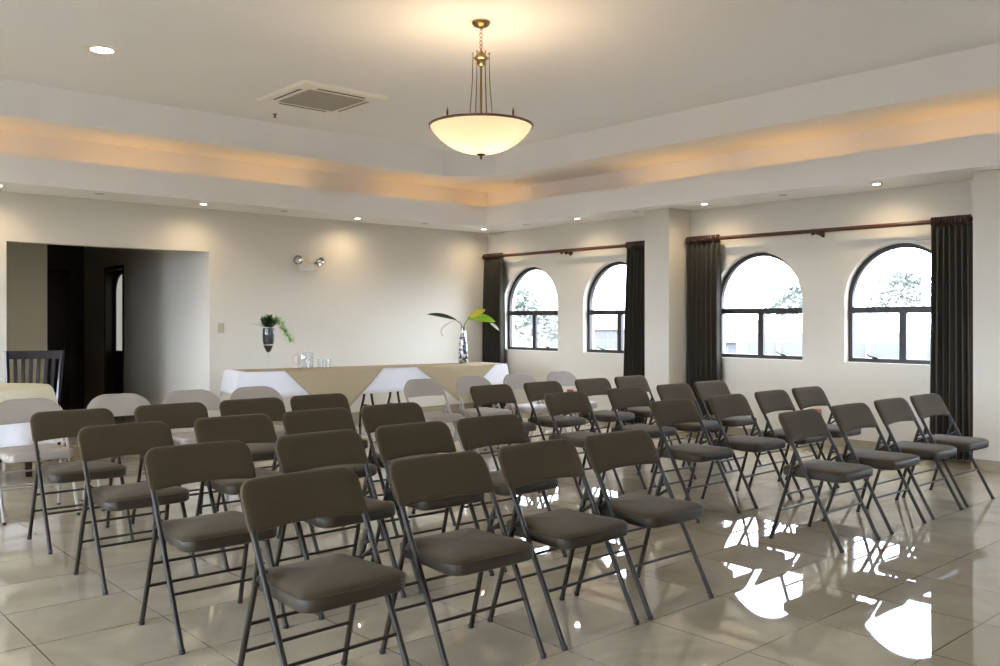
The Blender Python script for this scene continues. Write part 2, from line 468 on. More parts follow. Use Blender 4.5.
def back_pad(w, z0, z1, rad, thick, bow, bottom_arch, taper=0.0, nu=26, nv=14):
    """padded back: rounded panel following the slanted tubes, dished towards the sitter"""
    bm = bmesh.new()
    def outline(u, v):
        # u, v in -1..1 -> x, z with rounded top corners
        x = u*w
        zt = z1; zb = z0 + bottom_arch*(1 - u*u)
        ax = abs(x)
        if ax > w - rad:
            q = (ax - (w - rad))/rad
            zt = z1 - rad + rad*math.sqrt(max(0.0, 1 - q*q))
            rb = rad*.28
        if ax > w - rad*.28:
            q = (ax - (w - rad*.28))/(rad*.28)
            zb += rad*.28*(1 - math.sqrt(max(0.0, 1 - q*q)))
        z = zb + (zt - zb)*(v + 1)/2
        return x, z
    def uu(i): # denser toward the sides
        t = -1 + 2*i/nu
        return math.sin(t*PI/2)
    grids = []
    for side in (-1, 1):
        g = []
        for i in range(nu + 1):
            col = []
            for j in range(nv + 1):
                u, v = uu(i), math.sin((-1 + 2*j/nv)*PI/2)
                x, z = outline(u, v)
                e = (max(0, 1 - abs(u)**6) * max(0, 1 - abs(v)**6))**.5
                y = tube_y(z) + bow*(1 - (x/w)**2) + side*thick*(.30 + .70*e)
                col.append(bm.verts.new((x, y, z)))
            g.append(col)
        grids.append(g)
    for gi, g in enumerate(grids):
        for i in range(nu):
            for j in range(nv):
                q = (g[i][j], g[i+1][j], g[i+1][j+1], g[i][j+1])
                bm.faces.new(q if gi == 0 else q[::-1])
    a, b = grids
    rim = [(i, 0) for i in range(nu)] + [(nu, j) for j in range(nv)] + [(i, nv) for i in range(nu, 0, -1)] + [(0, j) for j in range(nv, 0, -1)]
    for k in range(len(rim)):
        i, j = rim[k]; i2, j2 = rim[(k+1) % len(rim)]
        bm.faces.new((a[i][j], a[i2][j2], b[i2][j2], b[i][j]))
    return bm

def seat_loop(wf, wr, yf, yr, rf, rr, n=7, frontbow=.012):
    pts = []
    for cx_, cy_, r_, a0 in ((wf - rf, yf + rf, rf, -PI/2), (wr - rr, yr - rr, rr, 0), (-(wr - rr), yr - rr, rr, PI/2), (-(wf - rf), yf + rf, rf, PI)):
        for i in range(n + 1):
            a = a0 + PI/2*i/n
            pts.append((cx_ + r_*math.cos(a), cy_ + r_*math.sin(a)))
    out = []
    for k in range(len(pts)):               # add points along the straight sides
        p, q = pts[k], pts[(k+1) % len(pts)]
        out.append(p)
        d = math.hypot(q[0]-p[0], q[1]-p[1])
        m = int(d/.05)
        for s in range(1, m): out.append((p[0] + (q[0]-p[0])*s/m, p[1] + (q[1]-p[1])*s/m))
    return [(x, y - frontbow*max(0, (1 - (x/wf)**2)) if y < 0 else y) for x, y in out]

def layered(bm, loop, layers, cy, cap_top=True):
    """stack scaled copies of a loop: layers = [(inset, z)], closes top and bottom"""
    rings = []
    for ins, z in layers:
        rg = []
        for x, y in loop:
            d = math.hypot(x, y - cy)
            s = max(0.02, (d - ins)/d)
            rg.append(bm.verts.new((x*s, cy + (y - cy)*s, z)))
        rings.append(rg)
    N = len(loop)
    for A, B in zip(rings, rings[1:]):
        for k in range(N): bm.faces.new((A[k], A[(k+1) % N], B[(k+1) % N], B[k]))
    bm.faces.new(rings[0][::-1])
    c = bm.verts.new((0, cy, layers[-1][1]))
    for k in range(N): bm.faces.new((rings[-1][k], rings[-1][(k+1) % N], c))

def make_chair(kind):
    """faces -y; foot centres at x = +-.222, y = +-.225"""
    brown = kind == 'brown'
    t = thing('folding_chair', 'x', 'chair')
    TM = M['tubes'] if brown else M['btube']
    FM = M['fab'] if brown else M['bfab']
    hw = .222; r = .0112
    top = .705 if brown else .70
    for s in (-1, 1):
        bm = bmesh.new()
        pts = [(s*hw, tube_y(.012), .012), (s*hw, tube_y(.30), .30), (s*hw, tube_y(.58), .58)]
        if brown:
            pts += [(s*(hw - .001), tube_y(.66), .66), (s*(hw - .008), tube_y(.70) + .002, .70)]
        else:
            for i in range(11):
                a = PI/2*i/10
                z = .63 + .122*math.sin(a)
                x = hw - .14 + .14*math.cos(a)
                pts.append((s*x, tube_y(z) + .016*(1 - (x/.236)**2), z))
            pts.append((s*.04, tube_y(.752) + .0155, .752)); pts.append((-s*.002, tube_y(.752) + .016, .752))
        tube(bm, pts, r, 10)
        leg = obj('front_leg', bm, TM, t)
        bm = bmesh.new()
        lathe(bm, [(0, 0), (.0116, 0), (.0123, .004), (.0121, .015), (.0112, .017), (0, .017)], 12, (s*hw, tube_y(.008), .0005))
        obj('rubber_foot', bm, M['rubber'], leg)
        bm = bmesh.new()
        xr = s*(hw - .012)
        def ry(z): return .225 - .305*z
        tube(bm, [(s*hw, ry(.012), .012), (s*(hw - .006), ry(.2), .2), (xr, ry(.40), .40), (xr + s*.004, ry(.50), .50), (xr + s*.009, ry(.545), .545)], r*.95, 10)
        leg = obj('rear_leg', bm, TM, t)
        bm = bmesh.new()
        lathe(bm, [(0, 0), (.0116, 0), (.0123, .004), (.0121, .015), (.0112, .017), (0, .017)], 12, (s*hw, ry(.008), .0005))
        obj('rubber_foot', bm, M['rubber'], leg)
        bm = bmesh.new()                       # side bracket joining tube, rear leg and seat
        xx = s*(hw - .012)
        tube(bm, [(xx, tube_y(.475), .475), (xx, (tube_y(.47) + ry(.44))/2, .455), (xx, ry(.432), .432)], .0075, 8)
        tube(bm, [(xx, tube_y(.50) + .004, .50), (xx, ry(.47), .485)], .006, 8)
        tube(bm, [(xx, .085, .418), (xx, ry(.425) + .004, .425)], .009, 8)
        obj('bracket', bm, TM, t)
    bm = bmesh.new(); z = .205
    tube(bm, [(-hw, tube_y(z), z), (hw, tube_y(z), z)], .0065, 8); obj('front_stretcher', bm, TM, t)
    for z in (.175, .275):
        bm = bmesh.new(); y = .225 - .305*z
        tube(bm, [(-hw + .006, y, z), (hw - .006, y, z)], .0065, 8); obj('rear_stretcher', bm, TM, t)
    # seat
    loop = seat_loop(.208, .186, -.212, .178, .055, .03)
    bm = bmesh.new()
    layered(bm, loop, [(.012, .384), (.002, .390), (.0, .400), (.0, .424), (.004, .430)], -.02)
    obj('seat_pan', bm, M['vinyl'] if brown else M['bfab'], t)
    bm = bmesh.new()
    layered(bm, loop, [(.004, .4295), (.003, .434), (.012, .4415), (.035, .4475), (.08, .453), (.14, .4575), (.18, .459)], -.02)
    obj('seat', bm, FM, t)
    bm = bmesh.new()                           # welt around the cushion
    lp = [(x*.992, -.02 + (y + .02)*.992, .4305) for x, y in loop]
    tube(bm, lp + [lp[0]], .0035, 6, caps=False)
    obj('piping', bm, M['vinyl'] if brown else M['bfab'], t)
    if brown:
        bm = back_pad(.236, .590, .757, .056, .0205, .014, .012)
    else:
        bm = back_pad(.230, .600, .763, .145, .0145, .016, .006)
    obj('backrest', bm, FM, t)
    return t

CH = [(0, 0, -7.119, -7.334), (1, 0, -6.512, -7.334), (2, 0, -5.953, -7.334), (3, 0, -5.411, -7.334), (6, 0, -3.738, -7.345), (7, 0, -3.095, -7.339), (8, 0, -2.503, -7.339), (9, 0, -1.933, -7.339),
 (0, 1, -7.092, -6.374), (1, 1, -6.486, -6.374), (2, 1, -5.934, -6.374), (3, 1, -5.4, -6.374), (6, 1, -3.726, -6.379), (7, 1, -3.067, -6.379), (8, 1, -2.465, -6.379), (9, 1, -1.917, -6.379),
 (0, 2, -7.066, -5.389), (1, 2, -6.463, -5.389), (2, 2, -5.927, -5.389), (3, 2, -5.383, -5.389), (6, 2, -3.788, -5.419), (7, 2, -3.076, -5.419), (8, 2, -2.446, -5.419), (9, 2, -1.907, -5.419),
 (0, 3, -7.048, -4.43), (1, 3, -6.449, -4.43), (2, 3, -5.885, -4.43), (3, 3, -5.356, -4.43), (6, 3, -3.71, -4.46), (7, 3, -3.095, -4.46), (8, 3, -2.439, -4.46), (9, 3, -1.881, -4.46),
 (0, 4, -7.065, -3.47), (1, 4, -6.458, -3.47), (2, 4, -5.922, -3.47), (3, 4, -5.388, -3.47), (6, 4, -3.724, -3.5), (7, 4, -3.113, -3.5), (8, 4, -2.502, -3.5), (9, 4, -1.886, -3.5)]
ROW = {0: 'front row', 1: 'second row', 2: 'third row', 3: 'fourth row', 4: 'last row'}
CIX = {0: 'hallway-side block, outer end seat', 1: 'hallway-side block, third seat from the aisle', 2: 'hallway-side block, second seat from the aisle', 3: 'hallway-side block, aisle seat',
       6: 'window-side block, aisle seat', 7: 'window-side block, second seat from the aisle', 8: 'window-side block, third seat from the aisle', 9: 'window-side block, seat next to the windows'}
YAW = {(0, 0): 1.5, (1, 0): -1.0, (9, 0): -1.5, (7, 0): -1.0, (1, 1): 1.5, (1, 2): 1.0, (6, 1): -1.5, (8, 1): 1.0, (6, 3): 1.0, (7, 3): 1.5}
protos = {'brown': make_chair('brown'), 'beige': make_chair('beige')}
fresh = {'brown': True, 'beige': True}
for i, j, x, y in CH:
    k = 'beige' if j == 4 else 'brown'
    lab = ('round-backed beige folding chair' if j == 4 else 'brown padded folding chair') + ', ' + ROW[j] + ', ' + CIX[i]
    grp = ('beige folding chairs in the last row' if j == 4 else ('brown folding chairs in the %s block' % ('hallway-side' if i < 5 else 'window-side')))
    rz = math.radians(YAW.get((i, j), random.uniform(-.7, .7)))
    if fresh[k]:
        fresh[k] = False
        t = protos[k]; t.location = (x, y, 0); t.rotation_euler = (0, 0, rz); t['label'] = lab; t['group'] = grp
    else:
        t = dup(protos[k], (x, y, 0), rz, lab, grp)
    t.scale = (1, 1, .988 if i > 5 else 1)

# ------------------------------------------------------------------ curtains and rods
def curtain(y0, y1, ztop, zbot, label, x=-.12, flare=.03, lean=0.0, folds=9, seed=1, ringn=13):
    rnd = random.Random(seed)
    t = thing('curtain', label, 'curtain', (x, (y0 + y1)/2, ztop), 0, 'charcoal curtains')
    w = (y1 - y0)/2
    ph = [rnd.uniform(-.35, .35) for _ in range(folds + 2)]
    am = [rnd.uniform(.75, 1.25) for _ in range(folds + 2)]
    H = ztop - zbot - .03
    def f(u, v):
        # v: 0 top .. 1 bottom
        k = u*folds; ki = int(min(folds, k))
        a = am[ki] + (am[ki+1] - am[ki])*(k - ki)
        p = ph[ki] + (ph[ki+1] - ph[ki])*(k - ki)
        amp = (.016 + .030*min(1, v*3))*a
        ww = w*(1 - .0*v) + flare*v
        yy = (2*u - 1)*ww + .012*math.sin(2*PI*k + 1.2 + p)*min(1, v*2) + lean*v
        xx = amp*math.cos(2*PI*k + p*1.5 + .5*v*p)
        if v < .05: xx *= .8
        return (xx, yy, -.03 - H*v)
    bm = bmesh.new()
    grid_sheet(bm, f, folds*12, 26)
    o = obj('fabric', bm, M['curtain'], t)
    md = o.modifiers.new('thick', 'SOLIDIFY'); md.thickness = .004; md.offset = 0
    for k in range(ringn):
        yy = -w*.95 + 1.9*w*(k + .5)/ringn
        bm = bmesh.new()
        torus(bm, (0, yy, 0), .034, .0125, 'Y', 20, 8)
        obj('ring', bm, M['wood_dark'], t)
    return t
CR, CZ = -.12, 2.235
curtain(-.455, -.035, CZ, .02, 'charcoal curtain gathered in the room corner behind the draped table', flare=.035, folds=7, seed=3)
curtain(-3.10, -2.765, CZ, .02, 'charcoal curtain hanging against the pier, beside the second arched window', flare=.05, lean=.02, folds=6, seed=5, ringn=11)
curtain(-4.14, -3.675, CZ, .02, 'charcoal curtain just past the pier, covering the edge of the third window', flare=.012, folds=7, seed=8)
curtain(-6.835, -6.465, CZ - .013, .02, 'floor-length charcoal curtain beside the arched window with the building view', flare=.02, folds=7, seed=11)

def rod(y0, y1, z0, z1, yb, label, fin0, fin1):
    t = thing('curtain_rod', label, 'curtain rod', (CR, (y0 + y1)/2, (z0 + z1)/2), 0, 'wooden curtain rods')
    ym, zm = (y0 + y1)/2, (z0 + z1)/2
    bm = bmesh.new(); tube(bm, [(0, y0 - ym, z0 - zm), (0, y1 - ym, z1 - zm)], .0215, 14)
    obj('pole', bm, M['wood_rod'], t)
    for f, y, z, d in ((fin0, y0, z0, -1), (fin1, y1, z1, 1)):
        if not f: continue
        bm = bmesh.new()
        prof = [(0, -.005), (.027, 0), (.030, .008), (.018, .016), (.024, .024), (.036, .042), (.038, .055), (.030, .074), (.012, .086), (0, .088)]
        lathe(bm, prof, 16)
        bmesh.ops.rotate(bm, verts=bm.verts, cent=(0, 0, 0), matrix=Matrix.Rotation(-d*PI/2, 3, 'X'))
        bmesh.ops.translate(bm, verts=bm.verts, vec=(0, y - ym, z - zm))
        obj('finial', bm, M['wood_dark'], t)
    zb = z0 + (z1 - z0)*(yb - y0)/(y1 - y0) - zm
    bm = bmesh.new()                                # wooden bracket with two knobs under the pole
    tube(bm, [(.118, yb - ym, zb - .03), (.0, yb - ym, zb - .03)], .013, 10)
    lathe(bm, [(0, 0), (.032, 0), (.034, .008), (.026, .016), (0, .016)], 16, (0, 0, 0))
    bmesh.ops.rotate(bm, verts=[v for v in bm.verts if abs(v.co.x) < .05 and abs(v.co.z) < .02 and abs(v.co.y) < .04], cent=(0, 0, 0), matrix=Matrix.Rotation(-PI/2, 3, 'Y'))
    vs = [v for v in bm.verts if v.co.x <= .0001 and v.co.length < .06 and abs(v.co.y) < .04 and v.co.z > -.04 and v.co.x > -.02 and abs(v.co.y - (yb - ym)) > .06]
    bmesh.ops.translate(bm, verts=vs, vec=(.118, yb - ym, zb - .03))
    ball(bm, (-.012, yb - ym - .035, zb - .033), .024, 12, 8); ball(bm, (-.012, yb - ym + .05, zb - .028), .019, 12, 8)
    obj('bracket', bm, M['wood_dark'], t)
    return t
rod(-3.09, -.02, CZ, CZ, -1.70, 'wooden curtain rod over the two windows near the room corner', False, False)
rod(-6.82, -3.70, CZ - .013, CZ, -5.334, 'wooden curtain rod over the two windows between the piers', True, False)

# ------------------------------------------------------------------ draped presentation table (two folding tables)
U = Vector((.98632, -.16484, 0)); NN = Vector((.16484, .98632, 0)); P0 = Vector((-4.396, -.952, 0))
ROT = math.atan2(U.y, U.x)
def tp(t, n, z): return P0 + U*t + NN*n + Vector((0, 0, z))
TD = .56
def folding_table(t0, t1, label):
    c = tp((t0 + t1)/2, TD/2, 0); L = (t1 - t0)/2
    t = thing('folding_table', label, 'table', c, ROT, 'folding tables under the white cloths')
    bm = bmesh.new(); bbox_bev(bm, (-L + .004, -TD/2 + .004, .705), (L - .004, TD/2 - .004, .733), .006)
    obj('tabletop', bm, M['plast'], t)
    for s in (-1, 1):
        for q in (-1, 1):
            bm = bmesh.new()
            x = s*(L - .17)
            pts = [(x, q*.10, .705), (x, q*.10, .46), (x, q*.105, .41), (x, q*.13, .34), (x, q*.20, .22), (x, q*.225, .15), (x, q*.235, .012)]
            tube(bm, pts, .0145, 10)
            lg = obj('leg', bm, M['blackleg'], t)
            bm = bmesh.new(); lathe(bm, [(0, 0), (.018, 0), (.018, .02), (0, .02)], 10, (x, q*.235, .0005)); obj('rubber_foot', bm, M['rubber'], lg)
        bm = bmesh.new(); tube(bm, [(s*(L - .17), -.17, .27), (s*(L - .17), .17, .27)], .012, 8); tube(bm, [(s*(L - .17), -.10, .47), (s*(L - .17), .10, .47)], .010, 8); obj('stretcher', bm, M['blackleg'], t)
        bm = bmesh.new(); tube(bm, [(s*(L - .17), 0, .47), (s*(L - .50), 0, .700)], .009, 8); obj('brace', bm, M['blackleg'], t)
    return t
TM_ = 1.80
folding_table(.03, TM_ - .004, 'folding table with black legs under the white cloth, hallway end')
folding_table(TM_ + .004, 3.425, 'folding table with black legs under the white cloth, window end')

def white_cloth(t0, t1, label, drop_front=.285, left_end=False, right_end=False, seed=1):
    rnd = random.Random(seed)
    bm = bmesh.new()
    zt = .7375
    ph = [rnd.uniform(0, 6.28) for _ in range(4)]
    nT = 90
    def wave(a, v): return .006*v*math.sin(a*13 + ph[0]) + .004*v*math.sin(a*23 + ph[1])
    # cross-section: back drop, top, front drop (long way), then end skirts
    def sec(t):
        pts = []
        for v in (1, .75, .5, .25, .08): pts.append((t, TD + .004 + .004 + .03*v + wave(t, v), zt - .26*v))
        pts.append((t, TD + .003, zt))
        for q in (.75, .5, .25): pts.append((t, TD*q, zt + .0005))
        pts.append((t, -.003, zt))
        for v in (.06, .2, .4, .6, .8, 1): pts.append((t, -.006 - .016*v + wave(t, v), zt - drop_front*v - .010*v*math.sin(t*5 + ph[2])))
        return pts
    ts = [t0 + (t1 - t0)*i/nT for i in range(nT + 1)]
    rows = [[bm.verts.new(tp(*p)) for p in sec(t)] for t in ts]
    for a, b in zip(rows, rows[1:]):
        for k in range(len(a) - 1): bm.faces.new((a[k], b[k], b[k+1], a[k+1]))
    for flag, row, sgn, te in ((left_end, rows[0], -1, t0), (right_end, rows[-1], 1, t1)):
        if not flag: continue
        # end skirt, flaring at its corners: fan the end row outwards and down
        prev = row
        base = sec(te)
        for v in (.12, .3, .5, .7, .9, 1.0):
            cur = []
            for k, (t, n, z) in enumerate(base):
                lo = zt - z
                q = n/TD
                top = (5 <= k <= 9)
                if top:
                    dz = .24*v; dt = .012 + .03*v + .010*math.sin(q*14 + ph[3])*v; dn = 0
                else:
                    # corner fold: side parts swing out and hang a little lower
                    dz = (.24 + .05)*v*max(0, 1 - lo/.30); dt = (.012 + .055*v)*(.6 + .4*(1 - lo/.3)); dn = 0
                cur.append(bm.verts.new(tp(te + sgn*dt, n + dn, z - dz)))
            for k in range(len(cur) - 1):
                bm.faces.new((prev[k], cur[k], cur[k+1], prev[k+1]))
            prev = cur
    o = obj('tablecloth', bm, M['cloth'])
    md = o.modifiers.new('thick', 'SOLIDIFY'); md.thickness = .002; md.offset = 1
    return tag(o, label, 'tablecloth')
white_cloth(.0, 3.43, 'white tablecloth on the long table along the back wall', left_end=True, right_end=True, seed=2)

def overlay(t0, t1, a0, a1, tipt, tipz, label):
    """tan linen overlay: covers the top and hangs over the front edge as a pointed flap"""
    bm = bmesh.new()
    zt = .7415
    nT = 60
    ts = [t0 + (t1 - t0)*i/nT for i in range(nT + 1)]
    def drop(t):
        if t <= a0 or t >= a1: return 0.0
        d = .742 - tipz
        return d*(t - a0)/(tipt - a0) if t < tipt else d*(a1 - t)/(a1 - tipt)
    rows = []
    for t in ts:
        d = drop(t)
        col = [(t, TD + .018, zt - .05), (t, TD + .008, zt - .004), (t, TD*.75, zt), (t, TD*.5, zt + .0005), (t, TD*.25, zt), (t, -.002, zt)]
        for v in (.04, .15, .3, .5, .7, .85, 1):
            col.append((t, -.016 - .034*min(1, d*v/.28) - .006*math.sin(t*9)*v*min(1, d*3) - .0025, zt - .003 - d*v))
        rows.append([bm.verts.new(tp(*p)) for p in col])
    for a, b in zip(rows, rows[1:]):
        for k in range(len(a) - 1): bm.faces.new((a[k], b[k], b[k+1], a[k+1]))
    bmesh.ops.remove_doubles(bm, verts=bm.verts, dist=.0008)
    o = obj('table_overlay', bm, M['burlap'])
    md = o.modifiers.new('thick', 'SOLIDIFY'); md.thickness = .0018; md.offset = 1
    return tag(o, label, 'table overlay', 'tan overlays on the long table')
overlay(.06, TM_ + .14, .505, 1.695, 1.09, .14, 'tan linen overlay with pointed flap under the glass jug')
overlay(TM_ + .145, 3.36, 2.131, 3.252, 2.70, .30, 'tan linen overlay with pointed flap under the bottle vase')
ZT = .7440

# goblet vase with fern
g = tp(.40, .26, ZT)
t = thing('goblet_vase', 'tall glass goblet filled with dark moss, on the hallway end of the table', 'vase', g)
bm = bmesh.new()
lathe(bm, [(0, 0), (.052, 0), (.052, .004), (.012, .012), (.007, .03), (.0065, .13), (.010, .165), (.030, .20), (.055, .26), (.066, .33), (.070, .40), (.066, .47), (.062, .475), (.066, .40), (.062, .33), (.050, .262), (.024, .205), (0, .19)], 28)
obj('goblet', bm, M['goblet'], t)
bm = bmesh.new()
lathe(bm, [(0, .192), (.024, .207), (.048, .262), (.0505, .272), (0, .272)], 24); obj('filling', bm, M['blackfill'], t)
bm = bmesh.new(); lathe(bm, [(0, .2725), (.051, .2725), (.0545, .288), (0, .288)], 24); obj('sand_band', bm, M['band'], t)
bm = bmesh.new()
lathe(bm, [(0, .2885), (.0545, .2885), (.060, .33), (.0635, .40), (.060, .465), (.03, .475), (0, .476)], 24); obj('filling', bm, M['blackfill'], t)
def leaf(bm, p0, p1, w, sag=.0, n=6, up=Vector((0, 0, 1)), curl=.2):
    p0, p1 = Vector(p0), Vector(p1)
    d = p1 - p0
    s = d.cross(up)
    if s.length < 1e-5: s = Vector((1, 0, 0))
    s.normalize()
    L = []; R = []; C = []
    for i in range(n + 1):
        q = i/n
        c = p0 + d*q + up*(sag*4*q*(1-q))
        ww = w*math.sin(PI*min(1, q*.94 + .05))**.8
        C.append(bm.verts.new(c)); L.append(bm.verts.new(c + s*ww + up*ww*curl)); R.append(bm.verts.new(c - s*ww + up*ww*curl))
    for i in range(n):
        bm.faces.new((L[i], L[i+1], C[i+1], C[i])); bm.faces.new((C[i], C[i+1], R[i+1], R[i]))
rl = random.Random(4)
bouquet = thing('fern_bouquet', 'dark green fern bouquet with a drooping light green frond in the goblet', 'plant', g + Vector((0, 0, .47)))
bm = bmesh.new()
for k in range(130):
    a = rl.uniform(0, 2*PI); e = rl.uniform(.3, 1.4); r_ = rl.uniform(.06, .15)
    d = Vector((math.cos(a)*math.cos(e), math.sin(a)*math.cos(e), math.sin(e)))
    b0 = d*.02 + Vector((rl.uniform(-.03, .03), rl.uniform(-.03, .03), 0))
    leaf(bm, b0, b0 + d*r_, .015, .008, 4)
obj('foliage', bm, M['dgreen'], bouquet)
bm = bmesh.new()
cam_right = Vector((.7459, -.666, 0))
pts = []
for i in range(15):
    q = i/14
    x = .02 + .245*q**.9; z = .055 + .05*math.sin(PI*min(1, q*1.6))*(1 - q*.4) - .21*max(0, q - .3)**1.25*1.5
    pts.append(cam_right*x + Vector((0, 0, z)))
tube(bm, pts, .0025, 6)
for i in range(2, 15):
    p = pts[i]
    for k in range(18):
        a = rl.uniform(0, 2*PI)
        d = Vector((math.cos(a), math.sin(a)*.8, rl.uniform(-.8, .6))).normalized()
        leaf(bm, p, p + d*rl.uniform(.03, .075), .0085, .0, 3)
obj('frond', bm, M['lgreen'], bouquet)
bm = bmesh.new()
for k in range(8):
    a = rl.uniform(0, 2*PI)
    leaf(bm, (0, 0, .07), (math.cos(a)*.05 - .03, math.sin(a)*.05, .155 + rl.uniform(-.02, .02)), .005, 0, 4)
obj('sprig', bm, M['lgreen'], bouquet)

# jug and tumblers
t = thing('glass_jug', 'clear glass water jug with handle on the long table', 'jug', tp(.80, .16, ZT), ROT)
bm = bmesh.new()
lathe(bm, [(0, 0), (.078, 0), (.086, .01), (.092, .08), (.090, .15), (.088, .175), (.094, .188), (.090, .188), (.084, .175), (.086, .15), (.087, .08), (.080, .014), (0, .010)], 28)
obj('body', bm, M['tumbler'], t)
bm = bmesh.new(); tube(bm, [(-.088, 0, .165), (-.125, 0, .168), (-.145, 0, .14), (-.143, 0, .09), (-.12, 0, .06), (-.09, 0, .05)], .0085, 10); obj('handle', bm, M['tumbler'], t)
for k, (a, n, lab) in enumerate(((.985, .17, 'clear glass tumbler on the long table, the one next to the jug'), (1.065, .15, 'clear glass tumbler on the long table, the one away from the jug'))):
    t = thing('tumbler', lab, 'glass', tp(a, n, ZT), 0, 'water tumblers')
    bm = bmesh.new()
    lathe(bm, [(0, 0), (.028, 0), (.031, .004), (.036, .105), (.033, .105), (.029, .012), (0, .010)], 20)
    obj('cup', bm, M['tumbler'], t)

# bottle vase with tropical leaves
def mosaic():
    m = bpy.data.materials.new('mosaic_glass'); m.use_nodes = True
    nt = m.node_tree; b = nt.nodes['Principled BSDF']
    tc = nt.nodes.new('ShaderNodeTexCoord'); vo = nt.nodes.new('ShaderNodeTexVoronoi'); vo.inputs['Scale'].default_value = 34
    rp = nt.nodes.new('ShaderNodeValToRGB'); rp.color_ramp.interpolation = 'CONSTANT'
    cs = [(0, (.03, .035, .06)), (.22, (.55, .53, .50)), (.4, (.10, .11, .16)), (.56, (.30, .26, .16)), (.68, (.72, .70, .68)), (.84, (.05, .06, .09))]
    el = rp.color_ramp.elements
    el[0].position = 0; el[0].color = (*cs[0][1], 1); el[1].position = cs[1][0]; el[1].color = (*cs[1][1], 1)
    for p_, c_ in cs[2:]:
        e = el.new(p_); e.color = (*c_, 1)
    sp = nt.nodes.new('ShaderNodeSeparateColor')
    nt.links.new(tc.outputs['Object'], vo.inputs['Vector']); nt.links.new(vo.outputs['Color'], sp.inputs[0]); nt.links.new(sp.outputs[0], rp.inputs[0])
    nt.links.new(rp.outputs[0], b.inputs['Base Color']); b.inputs['Roughness'].default_value = .12
    return m
M['mosaic'] = mosaic()
vp = tp(3.02, .40, ZT)
t = thing('bottle_vase', 'slim mosaic bottle vase on the window end of the table', 'vase', vp)
bm = bmesh.new()
lathe(bm, [(0, 0), (.056, 0), (.060, .008), (.060, .10), (.055, .22), (.045, .34)], 26); obj('mosaic_body', bm, M['mosaic'], t)
bm = bmesh.new()
lathe(bm, [(.045, .34), (.034, .39), (.032, .43), (.040, .475), (.035, .475), (.028, .43), (.0, .40)], 26); obj('neck', bm, M['chrome'], t)
lv = thing('leaf_arrangement', 'tropical leaf arrangement, dark, yellow and bright green, in the bottle vase', 'plant', vp + Vector((0, 0, .46)))
RT = cam_right
def cp(x, z, y=0): return RT*x + Vector((0, 0, z)) + Vector((.666, .7459, 0))*y
bm = bmesh.new(); leaf(bm, cp(-.09, .10), cp(-.47, .175), .042, .02, 10, up=Vector((-.35, -.5, .8)).normalized(), curl=.25); tube(bm, [cp(0, -.02), cp(-.04, .06), cp(-.10, .105)], .004, 6)
obj('dark_leaf', bm, M['dgreen'], lv)
bm = bmesh.new(); leaf(bm, cp(.08, .13), cp(.29, .235), .050, .015, 8, up=Vector((-.55, -.65, .5)).normalized(), curl=.2); tube(bm, [cp(0, -.02), cp(.03, .06), cp(.09, .135)], .004, 6)
obj('yellow_leaf', bm, M['yellow'], lv)
bm = bmesh.new(); leaf(bm, cp(.06, .125), cp(.42, .075), .066, .03, 10, up=Vector((-.5, -.6, .6)).normalized(), curl=.35); tube(bm, [cp(0, -.02), cp(.02, .05), cp(.07, .12)], .005, 6)
obj('broad_leaf', bm, M['bgreen'], lv)
bm = bmesh.new(); leaf(bm, cp(.35, .06), cp(.47, -.04), .022, .02, 6, up=Vector((-.5, -.6, .6)).normalized()); obj('leaf_tip', bm, M['whiteleaf'], lv)
bm = bmesh.new(); tube(bm, [cp(0, -.02), cp(-.03, .08), cp(-.14, .09), cp(-.24, .03), cp(-.29, -.03), cp(-.285, -.08), cp(-.255, -.11)], .0035, 6); obj('stem', bm, M['twig'], lv)

# ------------------------------------------------------------------ round table and dark chair by the hallway
RC = Vector((-7.01, -1.73, 0)); RR = .50
t = thing('round_table', 'round table under a cream cloth by the hallway opening', 'table', RC)
bm = bmesh.new(); lathe(bm, [(0, .715), (RR - .012, .715), (RR - .006, .722), (RR - .006, .738), (RR - .012, .742), (0, .742)], 40); obj('tabletop', bm, M['doorwood'], t)
for a in (.5, 2.07, 3.64, 5.21):
    bm = bmesh.new(); x, y = .34*math.cos(a - .9), .34*math.sin(a - .9)
    bbox_bev(bm, (x - .024, y - .024, 0), (x + .024, y + .024, .715), .004); obj('leg', bm, M['doorwood'], t)
def round_cloth(r, zt, drop, wav, n, mat_, name, label, square=False):
    bm = bmesh.new()
    seg = 96
    lay = [(0.02, zt), (.5, zt), (.9, zt), (.985, zt), (1.0, zt - .006)]
    rings = []
    for s, z in lay: rings.append([bm.verts.new((RC.x + r*s*math.cos(2*PI*k/seg), RC.y + r*s*math.sin(2*PI*k/seg), z)) for k in range(seg)])
    for v in (.1, .3, .5, .7, .85, 1):
        rg = []
        for k in range(seg):
            a = 2*PI*k/seg
            d = drop if not square else drop*(.55 + .45*abs(math.cos(2*a + .3)))
            q = r + .01 + (.075*v + wav*v*math.sin(n*a + .8*math.sin(3*a)))*min(1, d/.3)
            rg.append(bm.verts.new((RC.x + q*math.cos(a), RC.y + q*math.sin(a), zt - .006 - d*v)))
        rings.append(rg)
    for A, B in zip(rings, rings[1:]):
        for k in range(seg): bm.faces.new((A[k], A[(k+1) % seg], B[(k+1) % seg], B[k]))
    bm.faces.new(rings[0])
    o = obj(name, bm, mat_)
    md = o.modifiers.new('thick', 'SOLIDIFY'); md.thickness = .002; md.offset = 1
    return tag(o, label, 'tablecloth')
round_cloth(RR, .7455, .46, .020, 14, M['cloth'], 'tablecloth', 'white underskirt cloth on the round table')
round_cloth(RR + .004, .7495, .24, .010, 12, M['cream_cloth'], 'table_overlay', 'cream overlay cloth on the round table by the hallway', square=True)

